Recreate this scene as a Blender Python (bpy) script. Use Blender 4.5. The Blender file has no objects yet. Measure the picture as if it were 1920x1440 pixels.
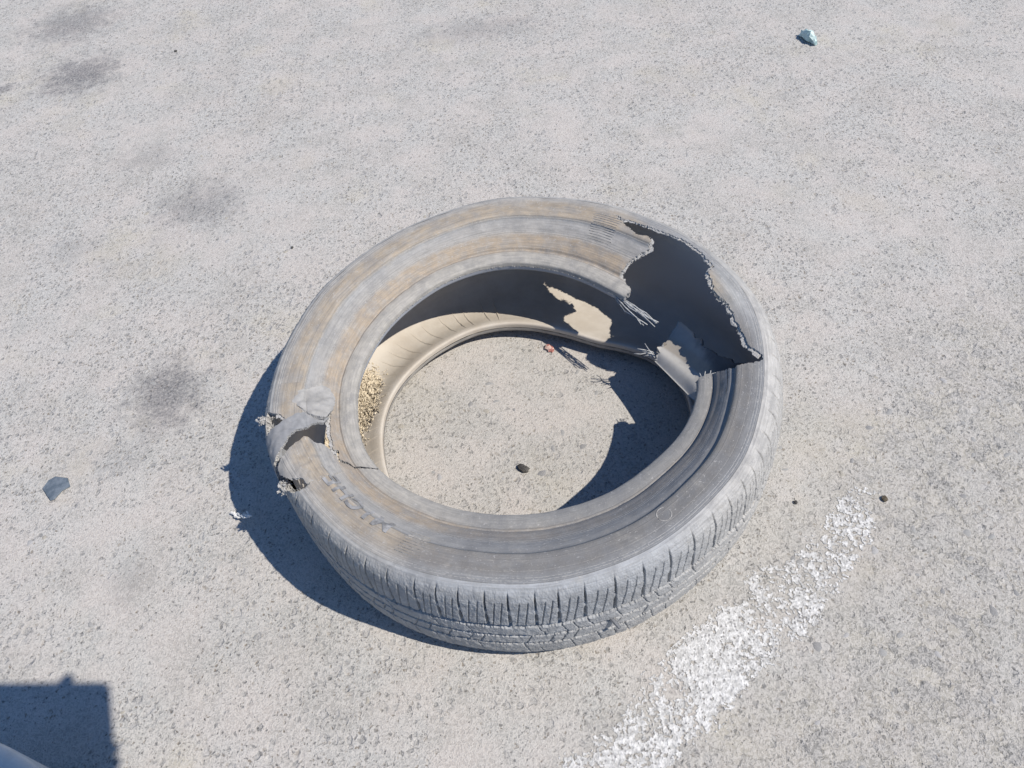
import bpy, math, random
import numpy as np
from mathutils import Matrix, Vector

random.seed(7); rng = np.random.default_rng(11)
scene = bpy.context.scene
COL = scene.collection

# ------------------------------------------------------------------ camera, sky, sun, exposure
S = 1.12
TH, ROLL = .6719, -.127                       # tilt from straight down, roll
CAM = np.array([-.0124*S, -.6732*S, .9697*S])
cr, sr = math.cos(ROLL), math.sin(ROLL)
FW = np.array([0, math.sin(TH), -math.cos(TH)])
_up = np.array([0, math.cos(TH), math.sin(TH)]); _x = np.array([1., 0, 0])
RIGHT = cr*_x + sr*_up
UPV = -sr*_x + cr*_up
cam_data = bpy.data.cameras.new('camera')
cam = bpy.data.objects.new('camera', cam_data); COL.objects.link(cam)
cam_data.sensor_width = 36; cam_data.lens = 1500/1920*36
cam_data.clip_start = .02; cam_data.clip_end = 500
m = Matrix.Identity(4)
for i in range(3):
    m[i][0] = RIGHT[i]; m[i][1] = UPV[i]; m[i][2] = -FW[i]; m[i][3] = CAM[i]
cam.matrix_world = m
scene.camera = cam

SUN_TRAVEL = Vector((-.53659, .25626, -.80399))     # direction the sunlight travels
SUN_EL = math.asin(.80399)
SUN_AZ = math.atan2(-SUN_TRAVEL.y, -SUN_TRAVEL.x)
world = bpy.data.worlds.new('World'); scene.world = world; world.use_nodes = True
wn = world.node_tree.nodes; wl = world.node_tree.links
bg = wn['Background']; bg.inputs['Strength'].default_value = SKY_STRENGTH = .098
sky = wn.new('ShaderNodeTexSky'); sky.sky_type = 'NISHITA'; sky.sun_disc = False
sky.sun_elevation = SUN_EL; sky.sun_rotation = math.pi/2 - SUN_AZ
sky.air_density = 1.0; sky.dust_density = .1; sky.ozone_density = 4.0; sky.altitude = 300
tint = wn.new('ShaderNodeMix'); tint.data_type = 'RGBA'; tint.blend_type = 'MULTIPLY'; tint.inputs[0].default_value = 1
tint.inputs[7].default_value = (.90, 1.05, 1.20, 1); wl.new(sky.outputs[0], tint.inputs[6])     # deep blue clear sky, daylight white balance
wl.new(tint.outputs[2], bg.inputs[0])
sun_data = bpy.data.lights.new('sun', 'SUN'); sun_data.energy = 4.9; sun_data.angle = math.radians(.53)
sun_data.color = (1., .93, .835)
sun = bpy.data.objects.new('sun', sun_data); COL.objects.link(sun)
sun.rotation_euler = SUN_TRAVEL.to_track_quat('-Z', 'Y').to_euler(); sun.location = (3, -2, 5)
scene.view_settings.view_transform = 'Standard'; scene.view_settings.look = 'None'
scene.view_settings.exposure = 0.12; scene.view_settings.gamma = 1
scene.view_settings.use_curve_mapping = False
scene.render.engine = 'CYCLES'

# ------------------------------------------------------------------ small helpers
def tag(o, label=None, cat=None, group=None, kind=None):
    if label: o['label'] = label
    if cat: o['category'] = cat
    if group: o['group'] = group
    if kind: o['kind'] = kind
    return o
def empty(name, loc=(0, 0, 0)):
    o = bpy.data.objects.new(name, None); o.empty_display_size = .05
    o.location = loc; COL.objects.link(o); return o
def build(name, V, polys, mats, parent=None, uv=None, smooth=True, midx=None):
    """polys: list of int arrays (N,k) and / or lists of index lists"""
    loops = []; tot = []
    for p in polys:
        if isinstance(p, np.ndarray):
            if len(p): loops.append(p.ravel()); tot.append(np.full(len(p), p.shape[1]))
        else:
            for q in p: loops.append(np.array(q)); tot.append(np.array([len(q)]))
    loops = np.concatenate(loops).astype(np.int32); tot = np.concatenate(tot).astype(np.int32)
    start = np.r_[0, np.cumsum(tot)[:-1]].astype(np.int32)
    me = bpy.data.meshes.new(name)
    me.vertices.add(len(V)); me.vertices.foreach_set('co', np.asarray(V, np.float32).ravel())
    me.loops.add(len(loops)); me.loops.foreach_set('vertex_index', loops)
    me.polygons.add(len(tot)); me.polygons.foreach_set('loop_start', start); me.polygons.foreach_set('loop_total', tot)
    sm = np.full(len(tot), smooth) if isinstance(smooth, bool) else np.asarray(smooth)
    me.polygons.foreach_set('use_smooth', sm)
    for mt in (mats if isinstance(mats, (list, tuple)) else [mats]): me.materials.append(mt)
    if midx is not None: me.polygons.foreach_set('material_index', np.asarray(midx, np.int32))
    if uv is not None:
        l = me.uv_layers.new(name='section')
        l.data.foreach_set('uv', np.asarray(uv, np.float32)[loops].ravel())
    me.update(calc_edges=True); me.validate()
    o = bpy.data.objects.new(name, me); COL.objects.link(o)
    if parent: o.parent = parent
    return o
def tube(pts, r, n=6, taper=.6):
    """one tapering tube through pts -> V, F"""
    pts = np.asarray(pts, float); V = []; F = []
    for i, p in enumerate(pts):
        t = pts[min(i+1, len(pts)-1)]-pts[max(i-1, 0)]; t = t/np.linalg.norm(t)
        a = np.cross(t, (0, 0, 1) if abs(t[2]) < .9 else (1, 0, 0)); a /= np.linalg.norm(a); b = np.cross(t, a)
        rr = r*(1-(1-taper)*i/(len(pts)-1))
        for k in range(n):
            an = 2*math.pi*k/n; V.append(p+rr*(math.cos(an)*a+math.sin(an)*b))
    for i in range(len(pts)-1):
        for k in range(n):
            F.append([i*n+k, i*n+(k+1) % n, (i+1)*n+(k+1) % n, (i+1)*n+k])
    F.append(list(range(n))[::-1]); F.append([(len(pts)-1)*n+k for k in range(n)])
    return V, F
def join(parts):
    V = []; F = []; n = 0
    for v, f in parts:
        V += [tuple(q) for q in v]; F += [[i+n for i in q] for q in f]; n += len(v)
    return V, F
def vnoise(x, y, seed=0):
    x = np.asarray(x, float); y = np.asarray(y, float)
    xi = np.floor(x).astype(np.int64); yi = np.floor(y).astype(np.int64); fx = x-xi; fy = y-yi
    fx = fx*fx*(3-2*fx); fy = fy*fy*(3-2*fy)
    def h(a, b):
        n = (a*374761393+b*668265263+seed*1442695041) & 0x7fffffff
        n = ((n ^ (n >> 13))*1274126177) & 0x7fffffff
        return ((n ^ (n >> 16)) & 0xffff)/65535.
    return (h(xi, yi)*(1-fx)+h(xi+1, yi)*fx)*(1-fy)+(h(xi, yi+1)*(1-fx)+h(xi+1, yi+1)*fx)*fy
def sstep(x):
    x = np.clip(x, 0, 1); return x*x*(3-2*x)

# ------------------------------------------------------------------ node helper
class NT:
    def __init__(s, name):
        s.m = bpy.data.materials.new(name); s.m.use_nodes = True
        s.t = s.m.node_tree; s.b = s.t.nodes['Principled BSDF']
        s.b.inputs['Roughness'].default_value = .85; s.b.inputs['Specular IOR Level'].default_value = .25
    def n(s, kind, ins=None, **kw):
        nd = s.t.nodes.new('ShaderNode'+kind)
        for k, v in kw.items(): setattr(nd, k, v)
        for k, v in (ins or {}).items():
            if hasattr(v, 'is_output') or isinstance(v, bpy.types.NodeSocket): s.t.links.new(v, nd.inputs[k])
            else: nd.inputs[k].default_value = v
        return nd
    def math(s, op, a, b=0., c=0.):
        return s.n('Math', {0: a, 1: b, 2: c}, operation=op).outputs[0]
    def obj(s): return s.n('TexCoord').outputs['Object']
    def noise(s, vec, scale, detail=3., rough=.55, dist=0.):
        return s.n('TexNoise', {'Vector': vec, 'Scale': scale, 'Detail': detail, 'Roughness': rough, 'Distortion': dist})
    def voro(s, vec, scale, rand=1., feature='F1'):
        return s.n('TexVoronoi', {'Vector': vec, 'Scale': scale, 'Randomness': rand}, feature=feature)
    def ramp(s, fac, stops, interp='LINEAR'):
        r = s.n('ValToRGB', {'Fac': fac}); e = r.color_ramp.elements; r.color_ramp.interpolation = interp
        while len(e) < len(stops): e.new(.5)
        for el, (p, c) in zip(e, stops):
            el.position = p; el.color = (*c, 1) if isinstance(c, (tuple, list)) else (c, c, c, 1)
        return r.outputs[0]
    def mr(s, v, a, b, c=0., d=1., smooth=True):
        return s.n('MapRange', {0: v, 1: a, 2: b, 3: c, 4: d}, interpolation_type='SMOOTHSTEP' if smooth else 'LINEAR').outputs[0]
    def mix(s, f, a, b, blend='MIX'):
        nd = s.n('Mix', data_type='RGBA', blend_type=blend)
        for k, v in ((0, f), (6, a), (7, b)):
            if isinstance(v, bpy.types.NodeSocket): s.t.links.new(v, nd.inputs[k])
            else: nd.inputs[k].default_value = (*v, 1) if isinstance(v, (tuple, list)) else v
        return nd.outputs[2]
    def set(s, color=None, bump=None, strength=.5, dist=.001, rough=None):
        if color is not None:
            if isinstance(color, bpy.types.NodeSocket): s.t.links.new(color, s.b.inputs['Base Color'])
            else: s.b.inputs['Base Color'].default_value = (*color, 1)
        if bump is not None:
            b = s.n('Bump', {'Height': bump, 'Strength': strength, 'Distance': dist})
            s.t.links.new(b.outputs[0], s.b.inputs['Normal'])
        if rough is not None:
            if isinstance(rough, bpy.types.NodeSocket): s.t.links.new(rough, s.b.inputs['Roughness'])
            else: s.b.inputs['Roughness'].default_value = rough
        return s.m

# ------------------------------------------------------------------ ground material
def ground_material():
    t = NT('worn_asphalt'); P = t.obj()
    big = t.noise(P, 2.2, 4, .6).outputs[0]; mid = t.noise(P, 9, 4, .6)
    base = t.mix(t.mr(mid.outputs[0], .35, .65), (.540, .505, .484), (.485, .487, .480))
    base = t.mix(t.mr(t.noise(P, 5.3, 3).outputs[0], .55, .75), base, (.52, .49, .42))
    base = t.mix(t.mr(t.noise(P, 3.7, 3).outputs[0], .55, .78), base, (.47, .48, .473))
    fine = t.noise(P, 420, 3, .7).outputs[0]; gran = t.noise(P, 210, 3, .65).outputs[0]
    base = t.mix(t.mr(fine, .34, .62, .45, 0.), base, (.20, .20, .205))
    # how open the surface is: dusty places hide the aggregate
    base = t.mix(t.mr(t.noise(P, 8, 6, .72).outputs[0], .43, .66, 0., .62), base, (.33, .327, .315))
    openn = t.mr(t.math('ADD', big, t.math('MULTIPLY', mid.outputs[0], .7)), .60, .98, .0, 1.)
    px = t.n('SeparateXYZ', {0: P}).outputs
    coarse = t.mr(t.math('ADD', t.math('SUBTRACT', px[0], px[1]), t.math('MULTIPLY', t.math('SUBTRACT', big, .5), .9)), .45, .95)
    base = t.mix(t.math('MULTIPLY', coarse, .42), base, (.31, .30, .275))
    openn = t.math('MAXIMUM', openn, t.math('MULTIPLY', coarse, .8))
    warp = t.noise(P, 95, 3, .6)
    wv = t.n('VectorMath', {0: P, 1: t.n('VectorMath', {0: warp.outputs[1], 3: .011}, operation='SCALE').outputs[0]}, operation='ADD').outputs[0]
    hs = []; col = base
    for sc, keep, r0, r1, dark, amt in ((58, .62, .28, .46, .25, .8), (92, .50, .26, .46, .19, .85), (165, .34, .22, .44, .13, .95), (290, .38, .2, .44, .14, .9)):
        v = t.voro(wv, sc)
        rnd = t.n('SeparateColor', {0: v.outputs['Color']}).outputs
        thr = t.math('SUBTRACT', 1.0, t.math('MULTIPLY', openn, 1-keep))
        size = t.mr(rnd[1], 0., 1., .55, 1.15)
        mask = t.math('MULTIPLY', t.mr(t.math('DIVIDE', v.outputs['Distance'], size), r0, r1, 1., 0.), t.math('GREATER_THAN', rnd[0], thr))
        stone = t.mix(rnd[1], (dark*.75, dark*.77, dark*.79), (dark*1.75, dark*1.72, dark*1.70))
        stone = t.mix(t.math('MULTIPLY', t.math('GREATER_THAN', rnd[2], .78), .5), stone, (.27, .22, .16))
        col = t.mix(t.math('MULTIPLY', mask, amt), col, stone)
        hs.append((mask, 75./sc))
    # where it is most worn, big tan and grey stones stand in dark gaps
    ed = t.n('TexVoronoi', {'Vector': wv, 'Scale': 52.}, feature='DISTANCE_TO_EDGE').outputs['Distance']
    cc = t.n('SeparateColor', {0: t.voro(wv, 52).outputs['Color']}).outputs
    stone = t.mix(cc[0], (.33, .32, .30), (.46, .435, .385)); stone = t.mix(t.math('GREATER_THAN', cc[1], .72), stone, (.235, .235, .235))
    gap = t.math('MULTIPLY', t.mr(ed, .03, .16, 1., 0.), t.mr(t.noise(P, 130, 3, .65).outputs[0], .46, .60))
    cm = t.math('MULTIPLY', coarse, t.mr(t.noise(P, 16, 4, .6).outputs[0], .38, .58))
    col = t.mix(t.math('MULTIPLY', cm, .65), col, stone); col = t.mix(t.math('MULTIPLY', t.math('MULTIPLY', gap, cm), .6), col, (.20, .195, .18))
    hs.append((t.math('MULTIPLY', gap, cm), 1.0))
    # pale rims of dust between the stones
    rid = t.noise(wv, 150, 2, .6).outputs[0]
    ridge = t.math('MAXIMUM', t.math('SUBTRACT', 1., t.math('MULTIPLY', t.math('ABSOLUTE', t.math('SUBTRACT', rid, .5)), 9.)), 0.)
    col = t.mix(t.math('MULTIPLY', ridge, .55), col, (.66, .64, .62))
    sand = t.mr(t.noise(P, 3.1, 4, .65).outputs[0], .56, .72)
    col = t.mix(t.math('MULTIPLY', sand, .30), col, (.47, .435, .36))
    # the ground inside and just right of the tyre is sandier
    near = t.n('VectorMath', {0: P, 1: (.05, -.05, 0)}, operation='SUBTRACT').outputs[0]
    nl = t.n('VectorMath', {0: near}, operation='LENGTH').outputs['Value']
    col = t.mix(t.mr(t.math('ADD', nl, t.math('MULTIPLY', mid.outputs[0], .3)), .75, .35, 0., .15), col, (.50, .475, .42))
    nz = t.math('MULTIPLY', t.math('SUBTRACT', t.noise(P, 30, 6, .8).outputs[0], .5), 3.0)
    for (x, y, rx, ry, a) in STAINS:
        d = t.n('VectorMath', {0: P, 1: (x, y, 0)}, operation='SUBTRACT').outputs[0]
        d = t.n('VectorMath', {0: d, 1: (1/rx, 1/ry, 0)}, operation='MULTIPLY').outputs[0]
        L = t.n('VectorMath', {0: d}, operation='LENGTH').outputs['Value']
        L = t.math('ADD', L, nz)
        col = t.mix(t.math('MULTIPLY', t.mr(L, 1.2, .15, 0., a), t.mr(gran, .35, .62, .45, 1.)), col, (.14, .14, .155))
    col = t.mix(1., col, (.87, .860, .832), 'MULTIPLY')
    h = t.math('ADD', t.math('MULTIPLY', fine, .4), t.math('MULTIPLY', gran, .5))
    for mk, w in hs: h = t.math('SUBTRACT', h, t.math('MULTIPLY', mk, w*.9))
    h = t.math('ADD', h, t.math('MULTIPLY', ridge, .35))
    return t.set(col, h, .75, .0015, .9)
STAINS = [(-1.068, 1.361, .13, .12, .85), (-.633, .186, .085, .10, .78), (-1.16, 1.66, .16, .14, .65), (-1.268, 1.335, .035, .03, .7),
          (-.648, .722, .12, .10, .5), (.02, 1.33, .22, .08, .35), (-.915, .623, .07, .06, .22), (-.69, .05, .05, .04, .25), (-.628, -.175, .04, .05, .25), (-.8, .93, .1, .06, .25)]
M_GROUND = ground_material()
def plain(name, color, scale=60, var=.35, rough=.85, bump=.4, dist=.0008):
    t = NT(name); P = t.obj(); n = t.noise(P, scale, 4, .65).outputs[0]
    c = t.mix(t.mr(n, .3, .7), tuple(q*(1-var) for q in color), tuple(min(1, q*(1+var)) for q in color))
    return t.set(c, n, bump, dist, rough)
M_STONES = [plain('stone_grey', (.30, .298, .29), 190, .4), plain('stone_dark', (.25, .248, .245), 190, .45), plain('stone_tan', (.34, .32, .28), 190, .4), plain('stone_pale', (.36, .355, .35), 190, .35)]
M_GRIT = plain('grit', (.30, .285, .27), 90, .6)
# ------------------------------------------------------------------ ground, stones, grit, painted line
def grid_sheet(name, half):
    xs = np.r_[-half, -20, -6, -3, np.arange(-2, 2.01, .25), 3, 6, 20, half]
    X, Y = np.meshgrid(xs, xs, indexing='ij'); n = len(xs)
    V = np.stack([X.ravel(), Y.ravel(), 0*X.ravel()], 1)
    i, j = np.meshgrid(np.arange(n-1), np.arange(n-1), indexing='ij'); a = (i*n+j).ravel()
    return build(name, V, [np.stack([a, a+n, a+n+1, a+1], 1)], M_GROUND)
ground = tag(grid_sheet('ground', 120), 'pale worn asphalt ground with exposed stones and dark oil stains', None, None, 'structure')

def dome(seed, rings=2, n=8, flat=.45):
    r = random.Random(seed); V = []; F = []
    rad = [1+r.uniform(-.3, .3) for _ in range(n)]
    for k in range(rings+1):
        f = 1-k/(rings+.6); z = flat*(1-f*f)*(1 if k else 0)-(.15 if k == 0 else 0)
        for a in range(n):
            an = 2*math.pi*a/n+k*.2; q = rad[a]*f*(1+r.uniform(-.08, .08)); V.append((q*math.cos(an), q*math.sin(an)*.78, z*(1+r.uniform(-.15, .15))))
    for k in range(rings):
        for a in range(n): F.append([k*n+a, k*n+(a+1) % n, (k+1)*n+(a+1) % n, (k+1)*n+a])
    F.append([rings*n+a for a in range(n)])
    return V, F
def in_view(x, y):
    p = np.array([x, y, 0])-CAM; w = p@FW
    return abs(p@RIGHT/w) < .67 and abs(p@UPV/w) < .51
stone_mesh = []
for i in range(8):
    v, f = dome(100+i, 2, 9, .16)
    me = bpy.data.meshes.new('stone'); me.from_pydata(v, [], f); me.materials.append(M_STONES[i % 4])
    for p in me.polygons: p.use_smooth = True
    stone_mesh.append(me)
k = 0
while k < 280:
    x = random.uniform(-1.4, 1.4); y = random.uniform(-.6, 1.7)
    if not in_view(x, y): continue
    near = math.hypot(x-.02, y+.05) < .26 or (x > .3 and y < .05)
    if random.random() > (1. if near else .33): continue
    if .30 < math.hypot(x, y) < .40: continue
    o = bpy.data.objects.new('stone', stone_mesh[random.choice((0, 0, 1, 2, 3, 4, 4, 5, 6, 7))]); COL.objects.link(o); o.parent = ground
    s = random.uniform(.0038, .0080)*(1.2 if near else 1.)
    o.location = (x, y, -.0001); o.scale = (s, s*random.uniform(.6, 1), s*random.uniform(.5, 1)); o.rotation_euler = (random.uniform(-.1, .1), random.uniform(-.1, .1), random.uniform(0, 6.3)); k += 1

def grit(name, count, area, smin, smax, mat, zoff=0.):
    V = []; F = []; 
    while len(F) < count*6:
        x = random.uniform(*area[:2]); y = random.uniform(*area[2:])
        if not in_view(x, y) or vnoise(x*6, y*6, 5) < random.random()*.8: continue
        s = smin+(smax-smin)*random.random()**3; h = s*random.uniform(.3, .7); a0 = random.uniform(0, 6.3); e = random.uniform(.5, 1); b = len(V)
        for q in range(5):
            an = a0+q*1.2566; rr = s*random.uniform(.7, 1.15); dx, dy = rr*math.cos(an), e*rr*math.sin(an)
            V.append((x+dx*math.cos(a0)-dy*math.sin(a0), y+dx*math.sin(a0)+dy*math.cos(a0), zoff-.0003))
        V.append((x+s*random.uniform(-.3, .3), y+s*random.uniform(-.3, .3), zoff+h))
        F += [[b+q, b+(q+1) % 5, b+5] for q in range(5)]+[[b+4, b+3, b+2, b+1, b]]
    o = build(name, V, [F], mat, smooth=False); return o
tag(grit('grit', 17000, (-1.45, 1.45, -.6, 1.9), .0007, .0026, M_GRIT), 'fine loose grit scattered over the worn asphalt', 'grit', None, 'stuff')

def painted_line():
    t = NT('worn_white_paint'); P = t.obj(); n = t.noise(P, 120, 4, .7).outputs[0]
    c = t.mix(t.mr(n, .36, .66), (.44, .435, .42), (.70, .695, .68))
    v = t.voro(P, 210); c = t.mix(t.math('MULTIPLY', t.mr(v.outputs['Distance'], .25, .42, 1., 0.), t.math('GREATER_THAN', t.n('SeparateColor', {0: v.outputs['Color']}).outputs[0], .72)), c, (.30, .295, .29))
    mat = t.set(c, t.math('ADD', t.noise(P, 300, 3).outputs[0], t.math('MULTIPLY', n, 1.6)), 1., .0022, .85)
    st = .0013; ls = np.arange(-.03, .80, st); ws = np.arange(-.13, .13, st)
    A, B = np.meshgrid(ls, ws, indexing='ij')
    ax, ay = .515, -.185; bx, by = -.075, -.597; L = math.hypot(bx-ax, by-ay); ux, uy = (bx-ax)/L, (by-ay)/L
    X = ax+A*ux-B*uy; Y = ay+A*uy+B*ux
    n1 = vnoise(X*55, Y*55, 1); n2 = vnoise(X*170, Y*170, 2); n3 = vnoise(X*14, Y*14, 3); n4 = vnoise(X*480, Y*480, 4); n5 = vnoise(X*290, Y*290, 14)
    half = .024+.026*sstep(A/.14)
    edge = np.abs(B-.010+.026*(1-sstep(A/.14))+.014*(vnoise(X*20, Y*20, 9)-.5))/half
    cov = .60+.10*sstep((A-.16)/.25)+.50*(n3-.5)-.42*sstep((edge-.65)/.45)-.22*np.exp(-((A-.13)/.06)**2)-.9*sstep((.02-A)/.05)
    keep = (.22*n1+.28*n2+.28*n5+.22*n4) < cov*.60+.19
    keep &= edge < 1.12
    fac = keep[:-1, :-1]; n = len(ws)
    i, j = np.nonzero(fac); a = i*n+j
    jx = (rng.random(A.shape)-.5)*st*.7; jy = (rng.random(A.shape)-.5)*st*.7
    z = .0003+.0006*n2+.0005*n5+.0003*n4
    V = np.stack([(X+jx).ravel(), (Y+jy).ravel(), z.ravel()], 1); q = np.stack([a, a+n, a+n+1, a+1], 1)
    used, inv = np.unique(q, return_inverse=True); q = inv.reshape(-1, 4); V = V[used]
    # skirt: drop the outer edges of every flake to the ground
    e = np.concatenate([q[:, [k, (k+1) % 4]] for k in range(4)]); key = np.sort(e, 1); _, first, cnt = np.unique(key, axis=0, return_index=True, return_counts=True)
    b = e[first[cnt == 1]]; nv = len(V); low = V.copy(); low[:, 2] = .0001
    sk = np.stack([b[:, 1], b[:, 0], b[:, 0]+nv, b[:, 1]+nv], 1)
    return build('painted_line', np.r_[V, low], [q, sk], mat, smooth=False)
tag(painted_line(), 'worn and flaking white painted line crossing the asphalt at lower right', None, None, 'structure')
# ------------------------------------------------------------------ the torn tyre
# ---- tyre cross-section: stations (outer r,z | inner r,z), upper toe -> tread -> lower toe
PROF=np.array([
(.2370,.1590,.2372,.1580),(.2385,.1650,.2385,.1500),(.2450,.1680,.2440,.1470),(.2540,.1692,.2530,.1490),(.2620,.1688,.2620,.1535),
(.2645,.1682,.2650,.1560),(.2680,.1730,.2690,.1590),(.2780,.1800,.2790,.1665),(.2880,.1862,.2885,.1735),(.3000,.1932,.3000,.1812),
(.3095,.1980,.3095,.1868),(.3112,.2011,.3115,.1880),(.3280,.2058,.3260,.1930),(.3440,.2072,.3390,.1935),(.3530,.2062,.3450,.1905),
(.3590,.2035,.3490,.1865),(.3640,.1985,.3520,.1810),(.3680,.1905,.3540,.1740),(.3702,.1800,.3550,.1650),(.3712,.1650,.3558,.1520),
(.3715,.1350,.3562,.1300),(.3716,.1080,.3564,.1050),(.3715,.0800,.3562,.0800),(.3710,.0500,.3556,.0560),(.3695,.0340,.3535,.0430),
(.3660,.0210,.3480,.0310),(.3590,.0115,.3400,.0235),(.3450,.0055,.3300,.0175),(.3220,.0030,.3160,.0140),(.3000,.0040,.2990,.0150),
(.2800,.0095,.2810,.0215),(.2650,.0150,.2660,.0310),(.2540,.0185,.2540,.0390),(.2465,.0205,.2460,.0420),(.2435,.0250,.2438,.0400),(.2430,.0320,.2432,.0330)])
def catmull(P,n):
    seg=np.hypot(*(np.diff(P[:,:2],axis=0)).T); t=np.r_[0,np.cumsum(seg)]
    T=np.linspace(0,t[-1],n); out=np.zeros((n,P.shape[1]))
    m=np.gradient(P,t,axis=0)
    # limit overshoot
    i=np.clip(np.searchsorted(t,T)-1,0,len(t)-2); h=(t[i+1]-t[i]); x=(T-t[i])/h
    d=(P[i+1]-P[i])/h[:,None]
    m0=np.where(np.abs(m[i])>3*np.abs(d),3*d,m[i]); m1=np.where(np.abs(m[i+1])>3*np.abs(d),3*d,m[i+1])
    x=x[:,None];h=h[:,None]
    out=(2*x**3-3*x**2+1)*P[i]+(x**3-2*x**2+x)*h*m0+(-2*x**3+3*x**2)*P[i+1]+(x**3-x**2)*h*m1
    return T,out,t
TS,PS,TK=catmull(PROF,4000)
UMAX=TS[-1]; U_HEEL=TK[4]; U_SERR=TK[8]; U_PROT=TK[11]; U_SHO=TK[14]; U_TR0=TK[15]; U_TR1=TK[26]; U_LOW=TK[28]
def ring(pts,sm=9.):
    pts=sorted(((a+180)%360-180,v) for a,v in pts); a=np.array([q[0] for q in pts],float); v=np.array([q[1] for q in pts],float)
    g=np.arange(-540,540,.5); w=np.interp((g+180)%360-180,np.r_[a-360,a,a+360],np.r_[v,v,v])
    k=np.exp(-.5*(np.arange(-60,61)*.5/sm)**2);k/=k.sum(); w=np.convolve(w,k,'same')
    return g,w
D_OUT=ring([(168,-.006),(160,-.010),(150,-.010),(140,-.012),(130,-.011),(120,-.010),(110,-.009),(100,-.005),(90,.0),(80,.001),(70,-.001),(58,-.002),(46,-.004),(36,-.002),(25,-.001),(16,.0),(7,-.003),(-5,-.008),
 (-90,.003),(-105,.002),(-119,.003),(-133,.003),(-143,.0),(-84,.001),(-73,.0),(-65,-.002),(-57,-.006),(-47,-.007),(-41,-.006),(-35,-.009),(-29,-.012),(-23,-.012),(-15,-.012),(176,-.003),(180,-.001),(-176,.003),(-170,.006),(-160,.004)],5)
D_IN=ring([(158,.0),(168,.004),(172,.006),(180,.0075),(-172,.009),(-162,.014),(-153,.017),(140,-.003),(117,.0),(103,.001),(90,-.001),(75,-.006),(60,-.017),(41,-.024),(20,-.01),(0,.012),(-13,.023),(-30,.017),(-40,.011),(-50,.005),(-84,.001),(-109,.004),(-127,.006),(-140,.013)],5)
D_LOW=ring([(141,-.018),(154,-.013),(167,-.011),(175,-.011),(-177,-.012),(122,-.0226),(111,-.0225),(102,-.025),(94,-.029),(70,-.042),(60,-.044),(46,-.042),(30,-.010),(23,.006),(15,.014),(6,.022),(-10,.02),(-40,.0),(-90,-.005),(-140,-.008)],5)
FLARE=ring([(-75,0),(-60,.004),(-45,.010),(-30,.018),(-15,.026),(0,.028),(12,.022),(25,.012),(40,.004),(55,0),(180,0),(-150,0),(-170,.004),(-180,.004),(160,0)],6)
FLAPW=ring([(26,0),(23,.8),(21,1),(16,.72),(11,.40),(7,.12),(3,0),(-20,0),(40,0),(180,0)],1.2)
def rg(R,phi): return np.interp((phi+180)%360-180,R[0],R[1])
def sstep(x): x=np.clip(x,0,1); return x*x*(3-2*x)
W_IN=1-sstep((TS-TK[1])/(TK[13]-TK[1]))
W_LOW=sstep((TS-TK[26])/(TK[34]-TK[26]))
def pos(phi,u,side=0,disp=0.):
    """phi degrees, u metres along the section; side 0 outer, 1 inner; disp = push along outward (r) / up"""
    phi=np.asarray(phi,float);u=np.asarray(u,float)
    r=np.interp(u,TS,PS[:,2*side]); z=np.interp(u,TS,PS[:,2*side+1])
    wi=np.interp(u,TS,W_IN); wl=np.interp(u,TS,W_LOW); wo=1-wi-wl
    fl=rg(FLARE,phi)*np.clip(1-((z-.09)/.125)**2,0,1)*np.clip((r-.30)/.05,0,1)
    r=r+wi*rg(D_IN,phi)+wo*rg(D_OUT,phi)+wl*rg(D_LOW,phi)+fl
    # slow wobble of the slack, unmounted casing
    a=np.radians(phi)
    z=z+np.clip(z/.2,0,1)*(.0012*np.sin(3*a+.4)+.0009*np.sin(7*a+2.)+.0005*np.sin(13*a))
    P=np.stack([r*np.cos(a),r*np.sin(a),z],-1)
    # the torn lip at the right stands up and leans back over the gap
    w=rg(FLAPW,phi)*sstep((.138-u)/.028)*sstep((u-.085)/.01)
    return P+w[...,None]*np.array([-.0187,-.0500,.0500])

def posn(phi, u, h, side=0):
    """point h metres above the surface, along its normal"""
    p = pos(phi, u, side); e = 1e-3
    du = pos(phi, u+e, side)-pos(phi, u-e, side); dp = pos(phi+.2, u, side)-pos(phi-.2, u, side)
    n = np.cross(dp, du); n /= np.linalg.norm(n, axis=-1, keepdims=True)
    return p-n*np.asarray(h)[..., None] if side == 0 else p+n*np.asarray(h)[..., None]
DEG = math.pi/180*.33                            # metres per degree, for jitter along a tear
def jitter(poly, amp=.0016, step=.0022, seed=1):
    P = np.array(poly, float); out = []
    for i in range(len(P)):
        a, b = P[i], P[(i+1) % len(P)]; d = (b-a)*(DEG, 1); L = math.hypot(*d); n = max(1, int(L/step))
        nx = np.array([-d[1], d[0]])/max(L, 1e-9)
        for k in range(n):
            q = a+(b-a)*k/n
            if k or n > 3:
                s = (rng.random()-.5)*2*amp+(vnoise(q[0]*1.1+seed*9, q[1]*400, seed)-.5)*amp*2.2; q = q+nx*s/(DEG, 1)
            out.append(q)
    return np.array(out)
def inside(poly, phi, u):
    phi = np.asarray(phi); u = np.asarray(u); c = poly[:, 0].mean()
    phi = (phi-c+180) % 360-180+c
    res = np.zeros(phi.shape, bool)
    bb = (phi >= poly[:, 0].min()) & (phi <= poly[:, 0].max()) & (u >= poly[:, 1].min()) & (u <= poly[:, 1].max())
    x = phi[bb]; y = u[bb]; r = np.zeros(x.shape, bool)
    x0, y0 = poly[:, 0], poly[:, 1]; x1, y1 = np.roll(x0, -1), np.roll(y0, -1)
    for a, b, c_, d in zip(x0, y0, x1, y1):
        if b == d: continue
        r ^= ((b > y) != (d > y)) & (x < (c_-a)*(y-b)/(d-b)+a)
    res[bb] = r; return res
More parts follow.
